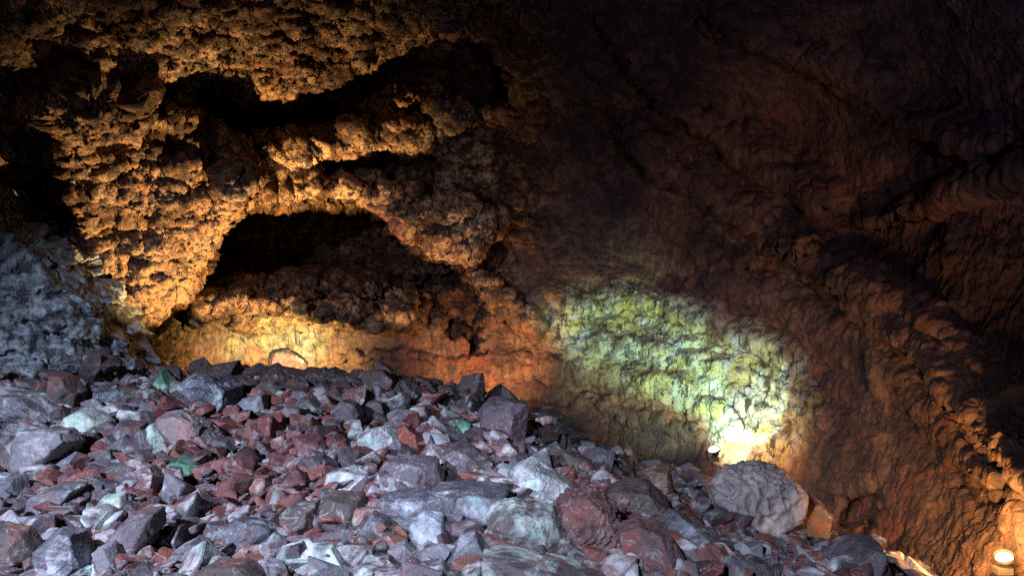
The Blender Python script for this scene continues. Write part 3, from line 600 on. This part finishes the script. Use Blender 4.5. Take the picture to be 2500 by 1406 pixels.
def pit_face():  # tints the lower right side pale pink, standing in for warm lamp light
    m = M['pit']; t = m.node_tree; b_ = t.nodes['Principled BSDF']; src = b_.inputs['Base Color'].links[0].from_socket
    tc = t.nodes.new('ShaderNodeTexCoord'); dt = t.nodes.new('ShaderNodeVectorMath'); dt.operation = 'DOT_PRODUCT'; dt.inputs[1].default_value = (0.5, 0, -0.86)
    t.links.new(tc.outputs['Object'], dt.inputs[0]); ns = t.nodes.new('ShaderNodeTexNoise'); ns.inputs['Scale'].default_value = 7; ns.inputs['Detail'].default_value = 6; t.links.new(tc.outputs['Object'], ns.inputs['Vector'])
    ma = t.nodes.new('ShaderNodeMath'); ma.operation = 'MULTIPLY_ADD'; t.links.new(ns.outputs['Fac'], ma.inputs[0]); ma.inputs[1].default_value = 0.35; t.links.new(dt.outputs['Value'], ma.inputs[2])
    rp = t.nodes.new('ShaderNodeValToRGB'); rp.color_ramp.elements[0].position = 0.12; rp.color_ramp.elements[1].position = 0.17; t.links.new(ma.outputs[0], rp.inputs['Fac'])
    cr = t.nodes.new('ShaderNodeValToRGB'); cr.color_ramp.elements[0].position = 0.45; cr.color_ramp.elements[0].color = (0.62, 0.50, 0.46, 1); cr.color_ramp.elements[1].position = 0.75; cr.color_ramp.elements[1].color = (0.20, 0.15, 0.13, 1)
    t.links.new(ns.outputs['Fac'], cr.inputs['Fac'])
    mx = t.nodes.new('ShaderNodeMix'); mx.data_type = 'RGBA'; t.links.new(rp.outputs['Color'], mx.inputs[0]); t.links.new(src, mx.inputs[6]); t.links.new(cr.outputs['Color'], mx.inputs[7]); t.links.new(mx.outputs[2], b_.inputs['Base Color'])
M['pit'] = rock_mat('honeycombed_basalt', (0.24, 0.225, 0.225), (0.36, 0.30, 0.26), 0.35, (0.50, 0.44, 0.42), red=0.05)
pit_face()
landmarks = []   # cx, cy, size px, label, polygon
for i, (poly, mt, nm, lab, sty) in enumerate(LM):
    pa = np.array(poly, float); cx, cy = pa.mean(0); wpx = np.ptp(pa[:, 0]); hpx = np.ptp(pa[:, 1]); low = pa[:, 1].max()
    Y = hit(cx, min(low - 0.22 * hpx, 1440)) or hit(cx, low + 15) or hit(cx, low + 40) or 9.4
    size = math.sqrt(wpx * hpx) * Y / F; depth = size * (1.0 if sty != 'pit' else 1.1)
    vv, ff, c, s_ = outline_rock(poly, Y, depth, 6 if size > 0.33 else 5, 100 + i, sty)
    o = obj(nm, mesh_from(nm, vv, ff, M[mt]), None, at(c[0], c[1], Y))
    tag(o, lab, 'rock', GROUP); landmarks.append((cx, cy, math.sqrt(wpx * hpx), lab, pa))

vv, ff, c, s_ = outline_rock([(640,925),(648,885),(668,858),(704,852),(724,866),(750,880),(752,925)], 13.35, 0.3, 5, 77)
tag(obj('boulder', mesh_from('boulder', vv, ff, M['wine']), None, at(c[0], c[1], 13.5)), 'orange lit boulder peeping over the crest against the gold wall', 'rock', GROUP)
# the blue black outcrop at the left
oc = [(-700,300),(-200,420),(60,470),(170,560),(212,680),(300,775),(322,850),(318,930),(290,975),(-100,1010),(-700,1000)]
vv, ff, c, _ = outline_rock(oc, 9.5, 2.6, 7, 501, 'crag')
outcrop_mat = rock_mat('glassy_outcrop_lava', (0.03, 0.036, 0.05), (0.075, 0.085, 0.105), 0.85, (0.42, 0.52, 0.58), red=0.04, rough=0.34, scale=2.4)  # heavy pale crust colour stands in for white and cyan highlights
o = obj('lava_outcrop', mesh_from('lava_outcrop', vv, ff, outcrop_mat), None, at(c[0], c[1], 10.2))
tag(o, 'craggy blue black lava outcrop rising from the rubble at the left edge', 'rock outcrop')

# prototypes for the other stones
protos = []
for k in range(26):
    rs = np.random.default_rng(900 + k); nn = rs.integers(8, 14); N = rs.normal(size=(nn, 3)); dd = rs.uniform(0.55, 0.95, nn)
    N = np.vstack([N, np.eye(3), -np.eye(3)]); dd = np.concatenate([dd, np.full(6, 1.0)])
    vv, ff = shape(N, dd, 5, 1.6, 900 + k); vv = vv * np.array([1, rs.uniform(0.7, 1), rs.uniform(0.45, 0.85)]) * 0.5
    protos.append((vv, ff))
proto_me = {}
def gen_mesh(k, mt):
    if (k, mt) not in proto_me: proto_me[(k, mt)] = mesh_from('stone', protos[k][0], protos[k][1], M[mt])
    return proto_me[(k, mt)]
WORD = {'wine': 'wine red', 'glint': 'glassy black', 'grey': 'grey', 'mauve': 'mauve', 'blue': 'blue grey', 'red': 'red', 'rust': 'rust orange', 'brown': 'brown', 'dark': 'black', 'crust': 'white crusted', 'mint': 'mint crusted', 'pale': 'pale grey', 'pinky': 'pinkish'}
placed = [(cx, cy, s * 0.5) for cx, cy, s, *_ in landmarks]
def inside_lm(x, y, grow):
    for cx, cy, s, _, pa in landmarks:
        if abs(x - cx) < s + 40 and abs(y - cy) < s + 40 and poly_sd(np.array([x]), np.array([y]), pa)[0] < grow: return True
    return False
gens = []
def redness(x, y):
    g = 0.16
    for cx, cy, sx, sy, a in ((640, 1170, 260, 130, .75), (180, 1170, 130, 60, .5), (900, 1020, 180, 60, .5), (1560, 1320, 160, 90, .7), (1250, 1220, 160, 60, .35), (820, 1330, 140, 70, .4), (480, 1030, 120, 60, .4)):
        g += a * math.exp(-((x - cx) / sx) ** 2 - ((y - cy) / sy) ** 2)
    return min(g, 0.85)
def crest_v(x):
    return float(np.interp(x, [0, 320, 470, 650, 850, 1050, 1180, 1290, 1430, 1530, 1650, 1760, 1900, 2010, 2120, 2170], [885, 905, 895, 905, 915, 930, 970, 1010, 1090, 1130, 1160, 1195, 1290, 1350, 1330, 1400]))
# crest stones in a row, dark materials standing in for shade, then the slope
for x in list(range(330, 1300, 34)) + list(range(490, 1130, 46)) + list(range(1330, 2000, 40)):
    xx = x + random.uniform(-9, 9); yy = crest_v(xx) + random.uniform(10, 46)
    if inside_lm(xx, yy, 2): continue
    sp = random.uniform(42, 84)
    gens.append((xx, yy, sp, random.choice(['dark', 'dark', 'dark', 'brown']) if xx < 1350 else random.choice(['brown', 'dark', 'grey', 'brown'])))
tries = 0
for _ in range(16):
    gens.append((random.uniform(10, 330), random.uniform(855, 905), random.uniform(38, 75), random.choice(['dark', 'glint'])))
while len(gens) < 290 and tries < 30000:
    tries += 1
    x = random.uniform(-20, 2200); cvv = crest_v(max(0, x)); y = random.uniform(cvv + 45, 1425)
    fine = (480 < x < 900 and 1040 < y < 1290)
    sp = random.uniform(20, 48) if fine else random.uniform(36, 98) * (0.6 + 0.4 * (y - 900) / 500)
    if inside_lm(x, y, 0.30 * sp): continue
    if any((x - a) ** 2 + (y - b) ** 2 < (0.42 * (sp + c)) ** 2 for a, b, c, *_ in gens): continue
    if random.random() < redness(x, y) * 0.8: mt = random.choice(['red', 'rust', 'red', 'wine', 'wine', 'pinky'])
    elif x > 1500: mt = random.choice(['brown', 'dark', 'grey', 'mauve', 'brown'])
    else: mt = random.choice(['grey', 'mauve', 'brown', 'crust', 'blue', 'grey', 'pinky', 'blue', 'pale', 'dark', 'mint' if random.random() < .2 else 'wine'])
    gens.append((x, y, sp, mt))
cnt = {}
def rel(x, y, mt, sp):
    best = sorted(landmarks, key=lambda l: math.hypot(l[0] - x, l[1] - y))[0]
    dx, dy = x - best[0], y - best[1]
    d = ('right of' if dx > 0 else 'left of') if abs(dx) > abs(dy) else ('below' if dy > 0 else 'above')
    z = 'small' if sp < 40 else ('mid sized' if sp < 65 else 'large')
    return z, WORD[mt], d, best[3], math.hypot(dx, dy)
order = sorted(gens, key=lambda g: rel(g[0], g[1], g[3], g[2])[4])
ORD = ['', 'second ', 'third ', 'fourth ', 'fifth ', 'sixth ', 'seventh ', 'eighth ', 'ninth ']
for (x, y, sp, mt) in order:
    Y = hit(x, min(y + 0.15 * sp, 1440)) or hit(x, y + 30) or hit(x, y + 60)
    if Y is None: continue
    s = sp * Y / F * 1.12
    k = random.randrange(len(protos))
    o = obj('stone', gen_mesh(k, mt), None, at(x, y, Y)); o.scale = (s * random.uniform(0.9, 1.2), s, s * random.uniform(0.85, 1.25))
    o.rotation_euler = (random.uniform(-.7, .7), random.uniform(-.7, .7), random.uniform(0, 6.28))
    z, wd, d, ll, dist = rel(x, y, mt, sp)
    key = (wd, d, ll); cnt[key] = cnt.get(key, 0) + 1
    short = ll.split()[:9]
    while short[-1] in ('with', 'a', 'an', 'the', 'of', 'at', 'on', 'and', 'low', 'its', 'whose', 'in', 'to', 'by', 'above', 'below', 'between', 'under', 'behind', 'beside', 'right', 'left', 'just', 'big', 'pale', 'dark', 'lower', 'upper', 'white', 'small', 'fine', 'square', 'great', 'long', 'along', 'down', 'carrying', 'leaning', 'near', 'against', 'that', 'from', 'cut', 'two', 'grey', 'red', 'streaked', 'blue', 'ringed', 'part', 'middle'): short = short[:-1]
    short = ' '.join(short)
    tag(o, (f'{ORD[min(cnt[key]-1, 8)]}{wd} stone {d} the {short}'), 'rock', GROUP)

# loose small rubble: thousands of chips, one mass
GREYS = [(0.075, 0.075, 0.09), (0.10, 0.10, 0.125), (0.06, 0.055, 0.065), (0.12, 0.11, 0.14), (0.085, 0.07, 0.085), (0.17, 0.18, 0.21), (0.05, 0.04, 0.042), (0.34, 0.37, 0.40), (0.09, 0.085, 0.10)]
REDS = [(0.20, 0.05, 0.045), (0.15, 0.042, 0.045), (0.20, 0.07, 0.048), (0.11, 0.04, 0.042), (0.17, 0.065, 0.07), (0.24, 0.075, 0.065), (0.23, 0.095, 0.06)]
def hull(seed):
    r2 = np.random.default_rng(seed); bm = bmesh.new(); p = r2.normal(size=(11, 3)); p /= np.linalg.norm(p, axis=1, keepdims=True); p *= r2.uniform(.8, 1, (11, 1)) * np.array([1, r2.uniform(.55, 1), r2.uniform(.3, .75)]) * 0.5
    for c in p: bm.verts.new(c)
    bmesh.ops.convex_hull(bm, input=bm.verts[:]); bmesh.ops.delete(bm, geom=[v_ for v_ in bm.verts if not v_.link_faces], context='VERTS')
    bmesh.ops.bevel(bm, geom=bm.edges[:], offset=0.02, segments=1, affect='EDGES'); bmesh.ops.triangulate(bm, faces=bm.faces[:])
    bm.verts.index_update(); Vv = np.array([x.co[:] for x in bm.verts]); Ff = np.array([[q_.index for q_ in f.verts] for f in bm.faces]); bm.free(); return Vv, Ff
def chips(n, smin, smax, seed, world=False, crest=False):
    rs = np.random.default_rng(seed); out_v, out_f, out_c = [], [], []; base = [hull(300 + k) for k in range(40)]; c = 0; t = 0; nv_ = 0
    while c < n and t < n * 40:
        t += 1
        if world:
            x, yy = rs.uniform(-7, 7), rs.uniform(1.5, 11.5); z = float(mz(x, yy)[0]); p = np.array([x, yy, z]); s = rs.uniform(smin, smax)
        else:
            px = rs.uniform(-60, 2300); py = rs.uniform(crest_v(min(max(px, 0), 2170)) + 6, 1440)
            nc = 470 < px < 1170 and py < crest_v(px) + 62 - 20 * abs(px - 800) / 350
            if nc != crest: continue
            Y = hit(px, py)
            if Y is None: continue
            p = np.array(at(px, py, Y)); s = (smin + (smax - smin) * rs.random() ** 2.2) * (0.6 + Y / 14)
        a, b, g = rs.uniform(-1, 1, 3) * np.array([0.7, 0.7, 3.14])
        ca, sa, cb, sb, cg, sg = math.cos(a), math.sin(a), math.cos(b), math.sin(b), math.cos(g), math.sin(g)
        R = np.array([[cg, -sg, 0], [sg, cg, 0], [0, 0, 1]]) @ np.array([[cb, 0, sb], [0, 1, 0], [-sb, 0, cb]]) @ np.array([[1, 0, 0], [0, ca, -sa], [0, sa, ca]])
        hv, hf = base[rs.integers(40)]
        rd = redness(px, py) if not world else 0.35; tc_ = (REDS if rs.random() < rd else GREYS); tc_ = tc_[rs.integers(len(tc_))]; out_c.append(np.tile(np.array([*tc_, 1.0]) * np.array([1, 1, 1, 1]), (len(hv), 1)))
        out_v.append((hv * s) @ R.T + p + np.array([0, 0, 0.15 * s])); out_f.append(hf + nv_); nv_ += len(hv); c += 1
    return np.vstack(out_v), np.vstack(out_f), np.vstack(out_c)
cv1, cf1, cc1 = chips(4800, 0.06, 0.42, 5)
cv2, cf2, cc2 = chips(900, 0.06, 0.28, 6, True)
o = obj('rubble', mesh_from('rubble', np.vstack([cv1, cv2]), np.vstack([cf1, cf2 + len(cv1)]), chips_mat, False, {'tone': np.vstack([cc1, cc2])})); tag(o, 'small red and grey broken stones filling the slope', 'rubble', None, 'stuff')

cv3, cf3, cc3 = chips(6000, 0.018, 0.06, 12)
ME_grit = mesh_from('grit', cv3, cf3, chips_mat, False, {'tone': cc3}); tag(obj('grit', ME_grit), 'fine red and grey grit between the stones', 'grit', None, 'stuff')
dv, df, dc = chips(900, 0.06, 0.34, 9, False, True)  # crest band rubble, dark material standing in for shade
o = obj('shaded_rubble', mesh_from('shaded_rubble', dv, df, M['dark'], False)); tag(o, 'crest rubble coloured black for shade in front of the gold lit wall', 'shaded_rubble', None, 'stuff')
# pale splinters lying near the crest
def splinter_bm(p0, p1, r, seed):
    p0, p1 = np.array(p0), np.array(p1); d = p1 - p0; L = np.linalg.norm(d); d /= L; a = np.cross(d, [0, 0, 1.0]); a /= np.linalg.norm(a); b = np.cross(d, a)
    vs_, fs_ = [], []; rs = np.random.default_rng(seed); n_ = 9; m_ = 7
    for i in range(n_):
        t = i / (n_ - 1); rr = r * (0.25 + 0.9 * math.sin(math.pi * min(max(t, .08), .92))) * rs.uniform(.8, 1.2); cc = p0 + d * L * t + (a * rs.uniform(-1, 1) + b * rs.uniform(-1, 1)) * r * 0.35
        for j in range(m_):
            th = 2 * math.pi * j / m_; vs_.append(cc + (a * math.cos(th) * 1.3 + b * math.sin(th) * .7) * rr)
    for i in range(n_ - 1):
        for j in range(m_): fs_.append((i * m_ + j, i * m_ + (j + 1) % m_, (i + 1) * m_ + (j + 1) % m_, (i + 1) * m_ + j))
    return np.array(vs_), np.array(fs_)
for (a, b, lab) in (((405, 884), (437, 904), 'long thin white splinter lying across the rubble near the crest'), ((424, 910), (451, 899), 'short thick white splinter just below the long thin one')):
    vv, ff = splinter_bm(at(*a, 9.0), at(*b, 8.95), 0.016, 3)
    tag(obj('stone_splinter', mesh_from('stone_splinter', vv, ff, M['white'])), lab, 'splinter', 'white splinters near the crest')

# ------------------------------------------------------------------ floodlights
def simple(name, col, rough=0.5, emit=None, strength=0, metal=0.0):
    s = NB(name)
    tc = s.add('ShaderNodeTexCoord'); nn = s.noise(tc.outputs['Object'], 40, 4, .6)
    c = s.mix(1.0, col, s.ramp(nn, .3, .7, (.8, .8, .8, 1), (1.15, 1.15, 1.15, 1)), 'MULTIPLY'); s.l.new(c, s.b.inputs['Base Color'])
    s.b.inputs['Roughness'].default_value = rough; s.b.inputs['Metallic'].default_value = metal
    if emit: s.b.inputs['Emission Color'].default_value = (*emit, 1); s.b.inputs['Emission Strength'].default_value = strength
    return s.m
metal = simple('dark_painted_metal', (0.06, 0.05, 0.045), 0.45, metal=0.3)
def bm_mesh(name, build, mat):
    bm = bmesh.new(); build(bm); me = bpy.data.meshes.new(name); bm.to_mesh(me); bm.free(); me.materials.append(mat); return me
from mathutils import Matrix
def floodlight(loc, target, r, glow, strength, label):
    root = bpy.data.objects.new('floodlight', None); C.objects.link(root); root.location = loc
    tag(root, label, 'floodlight', 'floodlights that light the cave walls')
    rot = (Vector(target) - Vector(loc)).to_track_quat('-Z', 'Y').to_matrix().to_4x4()
    def hous(bm):
        for z, r1, r2, h in ((-0.22 * r, 1.22 * r, 1.22 * r, 0.46 * r), (0.35 * r, 0.7 * r, 1.08 * r, 0.7 * r), (0.8 * r, 0.66 * r, 0.66 * r, 0.06 * r), (0.95 * r, 0.6 * r, 0.6 * r, 0.06 * r)):
            bmesh.ops.create_cone(bm, cap_ends=(z > -0.1 * r), segments=28, radius1=r2 if z > 0 else r1, radius2=r1 if z > 0 else r2, depth=h, matrix=rot @ Matrix.Translation((0, 0, z)))
    obj('housing', bm_mesh('housing', hous, metal), root)
    def lens(bm): bmesh.ops.create_uvsphere(bm, u_segments=28, v_segments=12, radius=1.0, matrix=rot @ Matrix.Translation((0, 0, -0.12 * r)) @ Matrix.Diagonal((1.03 * r, 1.03 * r, 0.3 * r, 1)))
    le = obj('lens', bm_mesh('lens', lens, simple('glowing_lens', (0.8, 0.8, 0.7), 0.3, glow, strength)), root)
    for p in le.data.polygons: p.use_smooth = True
    def brk(bm):
        bmesh.ops.create_cube(bm, size=1, matrix=Matrix.Translation((0, 0.3 * r, -0.85 * r)) @ Matrix.Diagonal((0.5 * r, 0.25 * r, 0.6 * r, 1)))
        bmesh.ops.create_cube(bm, size=1, matrix=Matrix.Translation((0, 0.0, -0.95 * r)) @ Matrix.Diagonal((0.9 * r, 0.5 * r, 0.12 * r, 1)))
    obj('bracket', bm_mesh('bracket', brk, metal), root)
    def base(bm):
        bmesh.ops.create_cube(bm, size=1, matrix=Matrix.Translation((-0.25 * r, 0, -1.55 * r)) @ Matrix.Diagonal((2.1 * r, 1.5 * r, 0.9 * r, 1)))
        bmesh.ops.bevel(bm, geom=bm.edges[:], offset=0.05 * r, segments=2, affect='EDGES')
    obj('base', bm_mesh('base', base, metal), root)
    return root
floodlight(at(2452, 1362, 5.8), at(2380, 1040, 5.5), 0.056, (1.0, 0.72, 0.34), 7, 'glowing floodlight on a dark base in the bottom right corner')
floodlight(at(1744, 1100, 10.95), at(1700, 960, 10.7), 0.07, (1.0, 1.0, 0.80), 20, 'small blinding floodlight at the foot of the green lit wall')
